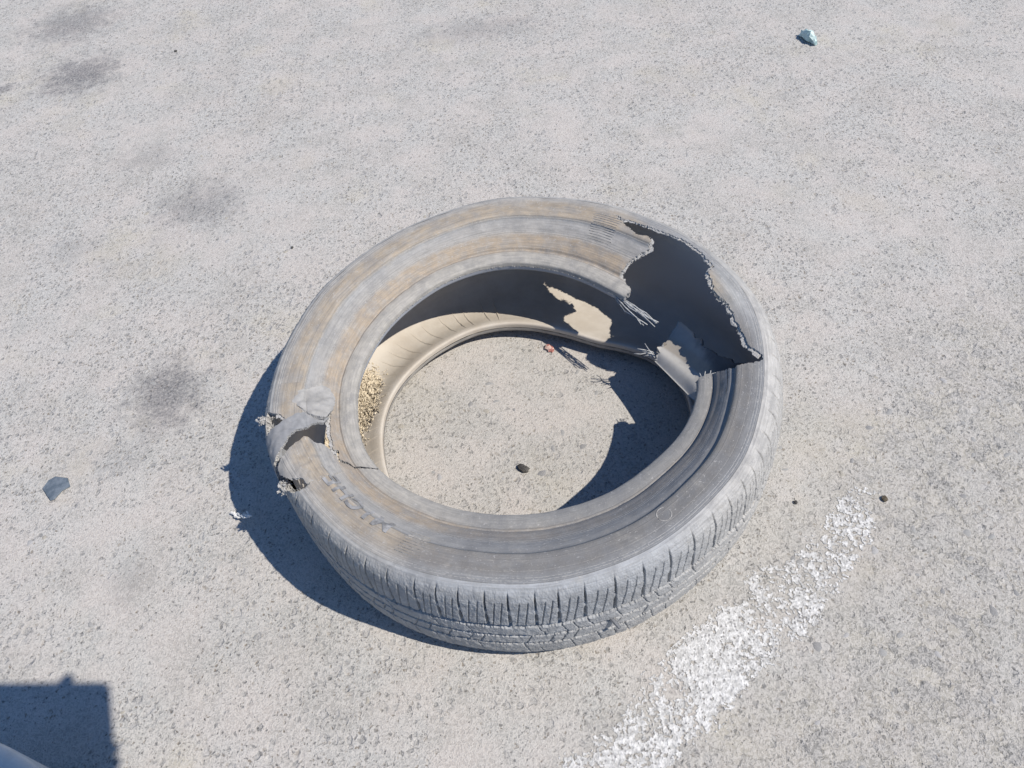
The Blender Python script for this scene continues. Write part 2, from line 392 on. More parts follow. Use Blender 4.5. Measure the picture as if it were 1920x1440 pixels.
RIGHT_TEAR = jitter([(54.8,.1176),(52,.1152),(47.6,.116),(41.8,.1192),(37.4,.1224),(33.4,.1255),(30.2,.1262),(27.2,.1262),(23.4,.1216),(21.6,.1230),(21,.1144),(21,.1112),(19.2,.1064),(14.6,.0984),(10.8,.0992),(7.8,.1032),(3.4,.104),(0,.1064),(-4.4,.1104),(-7.4,.116),(-8.6,.1250),(-9.8,.1310),(-11.0,.1320),(-12,.128),(-12.4,.1168),(-13,.0976),(-13,.0808),(-11.4,.0488),(-10.8,.0264),(-11.8,.012),(-12.6,.006),(-12.6,-.01),
  (34.4,-.01),(34.4,.0176),(36.8,.0248),(43,.0336),(43.2,.0392),(42.4,.0624),(41.4,.072),(39.2,.0848),(40.2,.0888),(40.2,.0968),(41.2,.1),(43.8,.1008),(46,.0976),(50,.104),(53.6,.1112)], .0013, .0022, 1)
LEFT_TEAR = jitter([(-173,.144),(-170.6,.121),(-168.6,.116),(-170.8,.0896),(-172.2,.070),(-172.6,.054),(-171.2,.0464),(-166,.0500),(-161,.052),(-154.8,.0584),(-152.0,.072),(-150.4,.10),(-148.4,.1288),(-149.8,.1465),(-156.4,.171),(-158.8,.157),(-160.6,.150),(-165,.150),(-169,.150),(-172,.150)], .0012, .0022, 2)
CRACK = jitter([(-157.4,.0470),(-154.2,.0540),(-152.0,.0380),(-150.4,.0262),(-147.2,.0100),(-146.0,-.01),(-145.2,-.01),(-146.4,.0090),(-149.6,.0262),(-151.2,.0400),(-153.6,.0600),(-157.6,.0540)], .0006, .002, 3)
NEAR_CRACK = np.array([(-12.2, .0728), (-13.4, .0735), (-21.2, .0722), (-21.2, .0714), (-13.4, .0707), (-12.2, .071), (-9, .0712), (-9, .0728)], float)
TEARS = [RIGHT_TEAR, LEFT_TEAR, CRACK, NEAR_CRACK]
def torn(phi, u):
    r = np.zeros(np.shape(phi), bool)
    for t in TEARS: r |= inside(t, phi, u)
    return r
def clip(phis, us, wrap, drop):
    """grid over (phi, u) with the region drop() cut out along an exact line"""
    nu = len(us); npn = len(phis); PH, UU = np.meshgrid(phis, us, indexing='ij')
    pts = [np.stack([PH.ravel(), UU.ravel()], 1)]; bad = drop(PH, UU).ravel()
    nc = npn if wrap else npn-1
    i, j = np.meshgrid(np.arange(nc), np.arange(nu-1), indexing='ij'); i = i.ravel(); j = j.ravel(); i2 = (i+1) % npn
    q = np.stack([i*nu+j, i2*nu+j, i2*nu+j+1, i*nu+j+1], 1); nb = bad[q].sum(1)
    keep = q[nb == 0]; part = q[(nb > 0) & (nb < 4)]
    e = np.concatenate([part[:, [k, (k+1) % 4]] for k in range(4)]); e = e[bad[e[:, 0]] != bad[e[:, 1]]]
    e = np.unique(np.sort(e, 1), axis=0)
    ok = np.where(bad[e[:, 0]], e[:, 1], e[:, 0]); no = np.where(bad[e[:, 0]], e[:, 0], e[:, 1])
    A = pts[0][ok].copy(); B = pts[0][no].copy(); B[:, 0] = A[:, 0]+(B[:, 0]-A[:, 0]+180) % 360-180
    lo = np.zeros(len(A)); hi = np.ones(len(A))
    for _ in range(9):
        md = (lo+hi)/2; c = A+(B-A)*md[:, None]; b = drop(c[:, 0], c[:, 1]); hi = np.where(b, md, hi); lo = np.where(b, lo, md)
    new = A+(B-A)*lo[:, None]; base = len(pts[0]); look = {(int(a), int(b)): base+k for k, (a, b) in enumerate(e)}
    ng = []
    for f in part:
        out = []
        for k in range(4):
            a, b = int(f[k]), int(f[(k+1) % 4])
            if not bad[a]: out.append(a)
            if bad[a] != bad[b]: out.append(look[(min(a, b), max(a, b))])
        if len(out) >= 3: ng.append(out)
    return np.r_[pts[0], new], keep, ng
def border(quads, ngons):
    e = [quads[:, [k, (k+1) % 4]] for k in range(4)]
    e.append(np.array([[n[k], n[(k+1) % len(n)]] for n in ngons for k in range(len(n))], int).reshape(-1, 2))
    e = np.concatenate(e); key = np.sort(e, 1); _, first, cnt = np.unique(key, axis=0, return_index=True, return_counts=True)
    return e[first[cnt == 1]]
def compact(V, polys):
    used = np.unique(np.concatenate([np.asarray(p).ravel() if isinstance(p, np.ndarray) else np.array([i for q in p for i in q], int) for p in polys]))
    mp = np.full(len(V), -1); mp[used] = np.arange(len(used))
    return used, [mp[p] if isinstance(p, np.ndarray) else [[int(mp[i]) for i in q] for q in p] for p in polys]

# ---------------- materials of the tyre
def rubber(name, sidewall=True, tint=(1, 1, 1)):
    t = NT(name); P = t.obj(); uv = t.n('UVMap', uv_map='section').outputs[0]
    x = t.n('SeparateXYZ', {0: uv}).outputs; ph, u = x[0], x[1]
    px = t.n('SeparateXYZ', {0: P}).outputs
    run = t.n('CombineXYZ', {0: t.math('MULTIPLY', ph, .22), 1: t.math('MULTIPLY', u, 60.), 2: 0.}).outputs[0]
    n1 = t.noise(P, 7, 4, .6).outputs[0]; n2 = t.noise(P, 45, 5, .65).outputs[0]; n3 = t.noise(run, 1.5, 4, .6).outputs[0]
    grain = t.noise(P, 420, 2, .6).outputs[0]
    uj = t.math('ADD', u, t.math('MULTIPLY', t.math('SUBTRACT', n2, .5), .010))
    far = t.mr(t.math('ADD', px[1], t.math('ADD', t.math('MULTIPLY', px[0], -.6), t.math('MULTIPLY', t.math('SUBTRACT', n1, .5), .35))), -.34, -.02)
    if sidewall:
        def bands(*cs):
            st = [0, .028, .032, .058, .066, .088, .094, .118, .128, .140]
            return t.ramp(t.math('MULTIPLY', uj, 1/.2), [(s/.2, c) for s, c in zip(st, cs)])
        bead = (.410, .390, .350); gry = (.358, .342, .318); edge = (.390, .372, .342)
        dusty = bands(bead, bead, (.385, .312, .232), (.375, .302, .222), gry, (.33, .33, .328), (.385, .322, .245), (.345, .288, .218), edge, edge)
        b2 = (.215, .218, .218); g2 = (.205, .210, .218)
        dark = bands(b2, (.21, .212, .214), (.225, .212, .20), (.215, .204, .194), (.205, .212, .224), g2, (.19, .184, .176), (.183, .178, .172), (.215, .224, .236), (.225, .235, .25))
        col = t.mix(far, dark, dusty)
        patch = t.mr(t.noise(run, .9, 4, .65).outputs[0], .42, .62)
        col = t.mix(t.math('MULTIPLY', patch, .5), col, t.mix(far, g2, gry))
        flap = t.mr(t.math('ADD', px[0], t.math('MULTIPLY', px[1], .4)), .315, .345)
        col = t.mix(t.math('MULTIPLY', flap, t.mr(px[1], -.16, -.02)), col, (.29, .295, .30))
    else:
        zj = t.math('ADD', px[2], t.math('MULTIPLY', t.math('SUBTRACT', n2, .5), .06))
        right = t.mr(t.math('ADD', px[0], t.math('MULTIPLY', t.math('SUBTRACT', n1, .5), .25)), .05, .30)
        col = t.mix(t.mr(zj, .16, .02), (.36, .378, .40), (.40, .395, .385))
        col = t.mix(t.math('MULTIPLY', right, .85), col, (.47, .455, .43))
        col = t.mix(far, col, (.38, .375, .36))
    # streaks that run round the tyre, dust clinging in spots, scuffs
    col = t.mix(t.mr(n3, .3, .72), t.mix(.30, col, (.13, .13, .13)), col)
    col = t.mix(t.math('MULTIPLY', t.mr(n2, .52, .75), .38), col, (.36, .345, .315))
    col = t.mix(t.math('MULTIPLY', t.mr(grain, .55, .8), .25), col, (.44, .43, .41))
    run2 = t.n('CombineXYZ', {0: t.math('MULTIPLY', ph, .10), 1: t.math('MULTIPLY', u, 420.), 2: 3.}).outputs[0]
    n4 = t.noise(run2, 1., 4, .7).outputs[0]
    col = t.mix(t.mr(n4, .36, .58, .34, 0.), col, (.15, .148, .145))
    col = t.mix(t.math('MULTIPLY', t.mr(n4, .58, .74), .32), col, (.45, .44, .42))
    blot = t.noise(P, 24, 6, .75).outputs[0]
    col = t.mix(t.mr(blot, .40, .52, .30, 0.), col, (.17, .172, .178))
    sc = t.noise(run, 5.5, 2, .5, 1.2).outputs[0]
    col = t.mix(t.math('MULTIPLY', t.mr(sc, .64, .72), .6), col, (.42, .41, .40))
    h = t.math('ADD', t.math('MULTIPLY', grain, .4), n2)
    if sidewall:
        # moulded rings: thin raised and sunk lines round the wall, dust caught along them
        lines = [(.0300, -1.), (.0325, .8), (.040, .35), (.045, -.3), (.050, .35), (.055, -.3), (.0622, .9), (.0655, .9), (.0705, -.4), (.0908, 1.), (.0932, -.8), (.1025, -.5), (.1180, .5), (.1268, 1.), (.1300, 1.), (.1335, -.8)]
        H = None; D = None
        for c, k in lines:
            g = t.mr(t.math('ABSOLUTE', t.math('SUBTRACT', u, c)), .0002, .0009, abs(k), 0.)
            if k > 0: D = g if D is None else t.math('MAXIMUM', D, g)
            g = t.math('MULTIPLY', g, 1. if k > 0 else -1.)
            H = g if H is None else t.math('ADD', H, g)
        brk = t.mr(t.noise(run, 7., 3, .6).outputs[0], .40, .55)
        h = t.math('ADD', h, t.math('MULTIPLY', H, .55))
        col = t.mix(t.math('MULTIPLY', D, t.math('MULTIPLY', brk, .35)), col, (.47, .455, .43))
        low = t.math('MAXIMUM', t.math('MULTIPLY', H, -1.), 0.)
        col = t.mix(t.math('MULTIPLY', low, .35), col, (.12, .12, .125))
    return t.set(col, h, .55, .0012, t.mr(n2, .3, .7, .62, .85))
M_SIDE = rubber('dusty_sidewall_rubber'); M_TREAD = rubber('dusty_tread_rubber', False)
def liner_material():
    t = NT('inner_liner'); P = t.obj(); n = t.noise(P, 18, 5, .65).outputs[0]; n2 = t.noise(P, 140, 3).outputs[0]
    z = t.n('SeparateXYZ', {0: P}).outputs
    dust = t.math('MULTIPLY', t.mr(t.math('ADD', z[2], t.math('MULTIPLY', t.math('SUBTRACT', n, .5), .05)), .125, .035), t.mr(z[0], .30, .10, .55, 1.))
    c = t.mix(dust, (.34, .358, .385), t.mix(t.mr(n, .35, .7), (.45, .405, .345), (.52, .48, .42)))
    return t.set(c, t.math('ADD', n, n2), .4, .0008, .8)
M_LINER = liner_material()
M_CORD = plain('torn_cord', (.36, .355, .345), 500, .35, .9, .8, .0008)
M_WIRE = plain('bead_wire', (.42, .43, .43), 200, .25, .55, .2, .0003)
M_LETTER = plain('letter_rubber', (.245, .245, .248), 70, .4, .85)
M_RIB = plain('ribbed_rubber', (.30, .29, .275), 200, .35, .75)

tyre = tag(empty('torn_tyre'), 'large dusty tyre lying flat with its upper sidewall torn open at right and left', 'tyre')

# ---------------- upper sidewall: outer skin, inner skin, torn rim
def shell(name, phis, us, mat_out, drop, u_cut=None, skip_edges=None):
    pu, q, ng = clip(phis, us, True, drop)
    so = pos(pu[:, 0], pu[:, 1], 0); si = pos(pu[:, 0], pu[:, 1], 1); n = len(pu)
    if u_cut is not None:                      # the casing thins towards every torn edge
        near = np.zeros(n, bool); dist = np.full(n, 1.)
        for tr in (RIGHT_TEAR, LEFT_TEAR):
            idx = np.nonzero((pu[:, 0] > tr[:, 0].min()-6) & (pu[:, 0] < tr[:, 0].max()+6))[0]
            for c in range(0, len(idx), 4000):
                k = idx[c:c+4000]; d = np.hypot((pu[k, None, 0]-tr[None, :, 0])*DEG, pu[k, None, 1]-tr[None, :, 1]).min(1); dist[k] = np.minimum(dist[k], d)
        f = np.where((pu[:, 0] > 22) & (pu[:, 0] < 57) & (pu[:, 1] > .098), .22, .5); f = f+(1-f)*sstep(dist/.022)
        si = so+(si-so)*f[:, None]
    so[:, 2] += (vnoise(pu[:, 0]*.35, pu[:, 1]*60, 21)-.5)*.0012*(pu[:, 1] > .004)
    b = border(q, ng); ue = pu[b][:, :, 1]
    b = b[~np.all(ue > us[-1]-1e-6, axis=1)]
    if skip_edges is not None: b = b[~skip_edges(ue)]
    qo = q; ngo = ng
    if u_cut is not None:
        qo = q[pu[q][:, :, 1].max(1) <= u_cut+1e-6]; ngo = [f for f in ng if pu[f][:, 1].max() <= u_cut+1e-6]
    rim = np.stack([b[:, 1]+2*n, b[:, 0]+2*n, b[:, 0]+4*n, b[:, 1]+4*n], 1)
    # the torn rim is ragged: middle ply line pulled about
    mid = (so+si)/2+(rng.random(so.shape)-.5)*.003
    rim1 = np.stack([b[:, 1]+2*n, b[:, 0]+2*n, b[:, 0]+4*n, b[:, 1]+4*n], 1); rim2 = np.stack([b[:, 1]+4*n, b[:, 0]+4*n, b[:, 0]+3*n, b[:, 1]+3*n], 1)
    V = np.concatenate([so, si, so, si, mid])
    polys = [qo, ngo, q[:, ::-1]+n, [[i+n for i in f[::-1]] for f in ng], rim1, rim2]
    cnt = [len(qo), len(ngo), len(q), len(ng), len(rim1), len(rim2)]
    mi = np.concatenate([np.full(c, k) for c, k in zip(cnt, (0, 0, 1, 1, 2, 2))])
    toe = pu[b][:, :, 1].max(1) < 1e-6
    mi[-len(rim1)-len(rim2):] = np.where(np.r_[toe, toe], 0, 2)
    sm = np.concatenate([np.full(c, k) for c, k in zip(cnt, (True, True, True, True, False, False))])
    UV = np.tile(pu, (5, 1))
    used, polys = compact(V, [np.asarray(p) if isinstance(p, np.ndarray) else p for p in polys])
    return build(name, V[used], polys, [mat_out, M_LINER, M_CORD], tyre, UV[used], sm, mi)
us_up = np.unique(np.round(np.r_[np.arange(0, U_SHO, .0013), U_SHO, np.arange(U_SHO+.0015, .180, .003)], 6))
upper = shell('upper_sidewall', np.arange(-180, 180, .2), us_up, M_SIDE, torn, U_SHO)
tag(upper, 'dusty upper sidewall with a wide ragged gap at right')
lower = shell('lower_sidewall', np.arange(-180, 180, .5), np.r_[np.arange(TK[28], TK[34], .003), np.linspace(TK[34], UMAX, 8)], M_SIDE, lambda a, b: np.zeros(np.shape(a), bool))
# inner liner behind the tread
ph = np.arange(-180, 180, .6); us = np.arange(us_up[-1], TK[28]+.003, .004)
PH, UU = np.meshgrid(ph, us, indexing='ij'); n = len(us); i, j = np.meshgrid(np.arange(len(ph)), np.arange(n-1), indexing='ij'); i = i.ravel(); j = j.ravel(); i2 = (i+1) % len(ph)
build('inner_liner', pos(PH.ravel(), UU.ravel(), 1), [np.stack([i*n+j, i*n+j+1, i2*n+j+1, i2*n+j], 1)], M_LINER, tyre)

# ---------------- tread: one carved surface, cut into lugs and ribs
r_ = random.Random(3); SLITS = []; a = -205.
while a < 155.: SLITS.append(a); a += r_.choice((4.3, 5.0, 5.0, 5.9))
SLITS = np.array(SLITS)
U_G1, U_G2, U_G3 = (float(np.interp(-z, -np.array([.165, .135, .108, .08, .05]), TK[19:24])) for z in (.122, .092, .066))
U_T0 = U_SHO+.0035
def tread_disp(phi, u):
    p = (phi+205) % 360-205
    w = (vnoise(p*3.2, u*420, 31)-.5)
    k = np.searchsorted(SLITS, p)-1; k = np.clip(k, 0, len(SLITS)-2)
    f = p-SLITS[k]; pit = SLITS[k+1]-SLITS[k]
    M = math.pi/180*.37
    d = np.zeros(p.shape)
    # long shoulder slits, wider in their lower half
    t = (u-U_T0)/(U_G1-U_T0)
    for s0 in (f, f-pit):
        dx = np.abs(s0*M+(t-.5)*.0016)
        half = np.where(t > .62, .0018, .0007+.0006*np.clip(t/.5, 0, 1))*(1+.25*w)
        dep = .0065*sstep(t/.35)*(1-.75*((t > .50) & (t < .60)))
        d = np.maximum(d, dep*(1-sstep((dx/half-.6)/.8))*(t > -.02)*(t < 1.05))
    # two thin slanted sipes in every lug
    for q in (.36, .68):
        dx = np.abs((f-pit*q)*M+(t-.5)*.010+.0006*w)
        d = np.maximum(d, .0028*(1-sstep((dx/.0007-.5)/.9))*sstep((t-.22)/.12)*(t < 1.05))
    # grooves running round, ragged edges
    for ug, gw in ((U_G1, .0036), (U_G2, .0026), (U_G3, .0024)):
        e = np.abs(u-ug+.0040*w+.0012*(vnoise(p*1.1, ug*100, 37)-.5))
        d = np.maximum(d, .0064*(.55+.45*sstep((vnoise(p*.8, ug*77, 38)-.25)/.35))*(1-sstep((e/gw-.75)/.5)))
    # cross sipes in the ribs
    for (ua, ub, sl) in ((U_G1, U_G2, .35), (U_G2, U_G3, -.35), (U_G3, U_TR1+.02, .2)):
        for q in (.15, .6):
            dx = np.abs((f-pit*q)*M-(u-(ua+ub)/2)*sl+.0022*w)
            d = np.maximum(d, .0026*(vnoise(k*7.3+q*11, ua*900, 41) > .52)*(1-sstep((dx/.0009-.5)/.9))*(u > ua)*(u < ub))
    wear = (vnoise(p*1.3, u*130, 33)-.5)*.0011+(vnoise(p*5., u*520, 34)-.5)*.0008
    fade = sstep((u-U_T0+.002)/.012)*sstep((U_LOW-u)/.03)
    edge_ridge = .0008*np.exp(-((u-U_T0-.001)/.0012)**2)
    return (d+wear)*fade-edge_ridge
def tread_piece(phis, us):
    pu, q, ng = clip(phis, us, False, lambda a, b: inside(LEFT_TEAR, a, b) | inside(RIGHT_TEAR, a, b))
    D = tread_disp(pu[:, 0], pu[:, 1])
    V = posn(pu[:, 0], pu[:, 1], -D)
    b0 = np.abs(pu[:, 1]-U_SHO) < 1e-6
    V[b0] = pos(pu[b0][:, 0], pu[b0][:, 1])
    ngq = [f for f in ng]
    cq = pu[q].mean(1); cn = np.array([pu[f].mean(0) for f in ngq]) if ngq else np.zeros((0, 2))
    return pu, V, q, ngq, cq, cn
us_t = np.r_[U_SHO, np.arange(U_SHO+.0011, U_TR1+.012, .0011), np.arange(U_TR1+.015, U_LOW+.002, .004)]
for rngp, stp in (((-205., 26.), .1), ((26., 155.), .3)):
    N = int(round((rngp[1]-rngp[0])/stp)); phis = np.linspace(rngp[0], rngp[1], N+1)
    pu, V, q, ng, cq, cn = tread_piece(phis, us_t)
    def emit(name, mq, mn):
        pl = [q[mq]]; nn = [f for f, k in zip(ng, mn) if k]
        if nn: pl.append(nn)
        if not len(pl[0]): return
        used, pl = compact(V, pl); build(name, V[used], pl, M_TREAD, tyre, pu[used])
    mid1, mid2 = U_G2, U_G3
    sq = cq[:, 1] < U_G1; sn = cn[:, 1] < U_G1 if len(cn) else np.zeros(0, bool)
    cuts = [s for s in SLITS if rngp[0] < s < rngp[1]]; cuts = [rngp[0]-1]+cuts+[rngp[1]+1]
    for a, b in zip(cuts[:-1], cuts[1:]):
        emit('tread_lug', sq & (cq[:, 0] >= a) & (cq[:, 0] < b), sn & (cn[:, 0] >= a) & (cn[:, 0] < b) if len(cn) else sn)
    for lo, hi in ((U_G1, U_G2), (U_G2, U_G3), (U_G3, 9)):
        emit('tread_rib', (cq[:, 1] >= lo) & (cq[:, 1] < hi), (cn[:, 1] >= lo) & (cn[:, 1] < hi) if len(cn) else sn)

# ---------------- flaps and straps of rubber torn loose at the left
def sheet(name, poly, lift, mat=None, thick=.0045, dphi=.3, du=.0016, seed=5, label=None):
    poly = jitter(poly, .0009, .002, seed)
    ph = np.arange(poly[:, 0].min()-.5, poly[:, 0].max()+.5, dphi); us = np.arange(max(0, poly[:, 1].min()-.003), poly[:, 1].max()+.003, du)
    pu, q, ng = clip(ph, us, False, lambda a, b: ~inside(poly, a, b))
    h = lift(pu[:, 0], pu[:, 1])+(vnoise(pu[:, 0]*.9, pu[:, 1]*160, seed)-.5)*.0018; top = posn(pu[:, 0], pu[:, 1], h); low = posn(pu[:, 0], pu[:, 1], h-thick); n = len(pu)
    b = border(q, ng); rim = np.stack([b[:, 1]+2*n, b[:, 0]+2*n, b[:, 0]+3*n, b[:, 1]+3*n], 1)
    V = np.concatenate([top, low, top, low+(rng.random(low.shape)-.5)*.0016]); polys = [q, ng, q[:, ::-1]+n, [[i+n for i in f[::-1]] for f in ng], rim]
    cnt = [len(p) for p in polys]; mi = np.concatenate([np.full(c, k) for c, k in zip(cnt, (0, 0, 1, 1, 2))]); sm = np.concatenate([np.full(c, k) for c, k in zip(cnt, (True, True, True, True, False))])
    UV = np.tile(pu, (4, 1)); used, polys = compact(V, polys)
    o = build(name, V[used], polys, [mat or M_SIDE, M_LINER, M_CORD], tyre, UV[used], sm, mi)
    if label: o['label'] = label
    return o
sheet('torn_paddle', [(-149.4, .062), (-154.4, .0592), (-158.8, .0704), (-160.4, .0896), (-161.7, .0976), (-160.6, .110), (-159.6, .12), (-157.8, .1384), (-155.4, .1480), (-152.6, .1370), (-151.2, .126), (-149.2, .124), (-148.6, .095)],
      lambda a, u: .0010+.0035*sstep((-149.-a)/9.), None, .004, seed=6, label='rounded pale flap of sidewall hanging loose over the gap')
def strap_lift(a, u):
    t = np.clip((u-.05)/.095, 0, 1); return .0015+.0025*np.sin(t*math.pi)
M_PLY = plain('bare_ply', (.245, .248, .254), 110, .13, .8, .3, .0006)
sheet('torn_strap', [(-172.6, .060), (-171.4, .076), (-170.4, .0896), (-169.0, .110), (-167.6, .128), (-166.8, .1420), (-166.4, .153), (-159.2, .153), (-160.4, .1335), (-163.8, .1125), (-164.8, .0940), (-166.8, .073), (-167.4, .0600), (-169.4, .050)],
      strap_lift, M_PLY, .004, seed=8, label='bare grey strip of ply crossing the left tear')
sheet('torn_tongue', [(-177.4, .1000), (-179.6, .0760), (-180.8, .0640), (-180.0, .0500), (-176.4, .0420), (-171.0, .0470), (-168.0, .0600), (-168.6, .074), (-171.4, .092), (-174.2, .106)],
      lambda a, u: .0004+(.0085*sstep((a+182.)/12.)+.0030*sstep((.080-u)/.03))*sstep((.104-u)/.03), plain('tongue_rubber', (.315, .308, .295), 55, .16, .85, .25, .0006), .006, seed=9, label='rounded tongue of sidewall lapping over the torn strip')

# ---------------- frayed cord along the tears, as one part each
def fray(name, poly, spots, length, count, seed, lab):
    r = random.Random(seed); P = poly; parts = []
    cx = P.mean(0)
    for _ in range(count):
        i = r.randrange(len(P)); a = P[i]; b = P[(i+1) % len(P)]
        if not any(s0 <= a[0] <= s1 and u0 <= a[1] <= u1 for s0, s1, u0, u1 in spots): continue
        d = (b-a)*(DEG, 1); L = math.hypot(*d)
        if L < 1e-6: continue
        nrm = np.array([-d[1], d[0]])/L/(DEG, 1)
        if not inside(P, np.array([a[0]+nrm[0]*.002]), np.array([a[1]+nrm[1]*.002]))[0]: nrm = -nrm
        base = pos(a[0], a[1], 0)*(1-.5)+pos(a[0], a[1], 1)*.5+np.array([r.uniform(-1, 1) for _ in range(3)])*.002
        l = length*r.uniform(.3, 1.2); e = np.array([a[0]+nrm[0]*l, a[1]+nrm[1]*l]); tip = pos(e[0], max(e[1], 0), 0)*.6+pos(e[0], max(e[1], 0), 1)*.4+np.array([r.uniform(-1, 1) for _ in range(3)])*l*.45
        mid = (base+tip)/2+np.array([r.uniform(-1, 1) for _ in range(3)])*l*.15
        parts.append(tube([base, mid, tip], r.uniform(.0005, .0012), 4, .3))
    V, F = join(parts); o = build(name, V, [F], M_CORD, tyre, smooth=False); tag(o, lab, None, None, 'stuff'); return o
fray('frayed_cord', RIGHT_TEAR, [(-10, 21.5, .095, .14), (36, 46, .03, .11)], .0038, 460, 4, 'pale frayed cord along the edge of the right tear')
fray('frayed_cord', LEFT_TEAR, [(-174, -149, .04, .17)], .005, 320, 5, 'pale frayed cord around the left tear')
# plies that show past the torn outer rubber
def ply(name, poly, a, b, width, sink, seed, lab):
    P = poly; keep = [p for p in P if a <= p[0] <= b[0] and b[1] <= p[1] <= b[2]]
    keep = np.array(keep); n = len(keep); V = []; F = []
    for k in range(n):
        d = (keep[min(k+2, n-1)]-keep[max(k-2, 0)])*(DEG, 1); d /= max(np.linalg.norm(d), 1e-9)
        nrm = np.array([-d[1], d[0]])/(DEG, 1); c = keep[k]
        if not inside(P, np.array([c[0]+nrm[0]*.004]), np.array([c[1]+nrm[1]*.004]))[0]: nrm = -nrm
        wd = width*(.35+1.1*vnoise(k*.21, seed, seed)+.35*rng.random())
        for off, h in ((-.004, -sink*.8), (wd*.5, -sink*(.9+.3*rng.random())), (wd, -sink*(1.2+.5*rng.random())), (wd*.9, -sink*2.1), (-.004, -sink*2.2)):
            q = c+nrm*off; V.append(posn(np.array(q[0]), np.array(max(q[1], .001)), np.array(h)))
    for k in range(n-1):
        if np.hypot(*((keep[k+1]-keep[k])*(DEG, 1))) > .008: continue
        for j in range(4): q = 5*k+j; F.append([q, q+5, q+6, q+1])
    o = build(name, V, [F], M_CORD, tyre, smooth=False); o['label'] = lab
ply('bare_ply', RIGHT_TEAR, -10, (21.5, .095, .14), .0062, .0026, 3, 'pale strip of ply along the standing lip of the right tear')
ply('bare_ply', RIGHT_TEAR, 22, (54, .112, .14), .0026, .0018, 4, 'thin strip of ply along the far rim of the right tear')
ply('bare_ply', RIGHT_TEAR, 36, (44.5, .03, .1), .0030, .0030, 5, 'ragged ply along the edge of the far sidewall tongue')
ply('bare_ply', LEFT_TEAR, -172, (-148, .045, .13), .0036, .0022, 6, 'ragged ply around the hole at the left')
# tufts: the ragged corner that stands out at the far left, and the end of the lower shoulder
def tuft(phi, u, out, n, spread, size, seed, lab):
    r = random.Random(seed); parts = []
    c = posn(np.array(phi), np.array(u), np.array(out))
    for _ in range(n):
        a = np.array([r.gauss(0, 1) for _ in range(3)]); a /= np.linalg.norm(a); o = c+np.array([r.gauss(0, spread) for _ in range(3)])
        l = size*r.uniform(.5, 1.3); parts.append(tube([o-a*l/2, o+np.array([r.uniform(-1, 1) for _ in range(3)])*l*.2, o+a*l/2], r.uniform(.0008, .0022), 5, .5))
    V, F = join(parts); o = build('frayed_tuft', V, [F], M_CORD, tyre, smooth=False); o['label'] = lab
tuft(-172.2, .156, .002, 80, .0028, .005, 2, 'ragged pale tuft of cord standing out at the far left')
tuft(-153.8, .160, .001, 60, .0042, .006, 3, 'ragged tuft of cord on the shoulder below the left tear')

# ---------------- bead wires
def wires(name, root, tips, rad, seed, sag=.01, lab=None):
    r = random.Random(seed); parts = []; root = np.array(root)
    for tp in tips:
        tp = np.array(tp); a = root+np.array([r.uniform(-1, 1) for _ in range(3)])*.004
        m1 = a*.62+tp*.38+np.array([r.uniform(-1, 1) for _ in range(3)])*.004; m2 = a*.25+tp*.75+np.array([r.uniform(-1, 1) for _ in range(3)])*.003
        m1[2] -= sag*.5
        parts.append(tube([a, m1, m2, tp], rad*r.uniform(.8, 1.15), 6, .8))
    V, F = join(parts); o = build(name, V, [F], M_WIRE, tyre); o['label'] = lab; return o
wires('bead_wire', (.1702, .1385, .1545), [(.2226,.0741,.15),(.218,.0681,.149),(.2083,.0769,.146),(.1988,.0797,.146),(.2179,.0799,.152),(.212,.0840,.152),(.2030,.0790,.143),(.2235,.0705,.156),(.2160,.0760,.147),(.2200,.0720,.152)], .0010, 1, .004, 'pale bead wires splaying from the far end of the torn upper bead')
wires('bead_wire', (.2205, .0520, .098), [(.1860,.0620,.098),(.1990,.0630,.101),(.2050,.0720,.108),(.2010,.0560,.095),(.1920,.0660,.104)], .0009, 2, .0, 'short wires at the left end of the fallen bead inside the right gap')
wires('bead_wire', (.2600, -.0540, .160), [(.2792,-.053,.171),(.2668,-.0443,.166),(.2740,-.0465,.169),(.2690,-.0600,.172),(.2590,-.0440,.163)], .0007, 3, .0, 'short wires at the near end of the torn upper bead')

# ---------------- length of torn bead and sidewall that has dropped into the right gap
t = NT('dusty_rubber_painted_shade'); P = t.obj(); n_ = t.noise(P, 60, 4, .6).outputs[0]; u_ = t.n('SeparateXYZ', {0: t.n('UVMap', uv_map='section').outputs[0]}).outputs[1]
c_ = t.ramp(t.math('MULTIPLY', u_, 10.), [(0., (.40, .395, .375)), (.30, (.38, .375, .36)), (.34, (.30, .275, .24)), (.55, (.31, .285, .25)), (.65, (.34, .335, .32)), (1., (.36, .35, .335))])
c_ = t.mix(t.math('MULTIPLY', t.mr(n_, .4, .7), .3), c_, (.25, .24, .225))
wh = t.n('SeparateXYZ', {0: P}).outputs; dk = t.mr(t.math('ADD', wh[0], t.math('MULTIPLY', t.math('SUBTRACT', n_, .5), .02)), .272, .298)  # shade cast by the torn lip, painted dark into the right part
M_FALL = t.set(t.mix(dk, c_, (.085, .09, .098)), n_, .5, .001, .8)
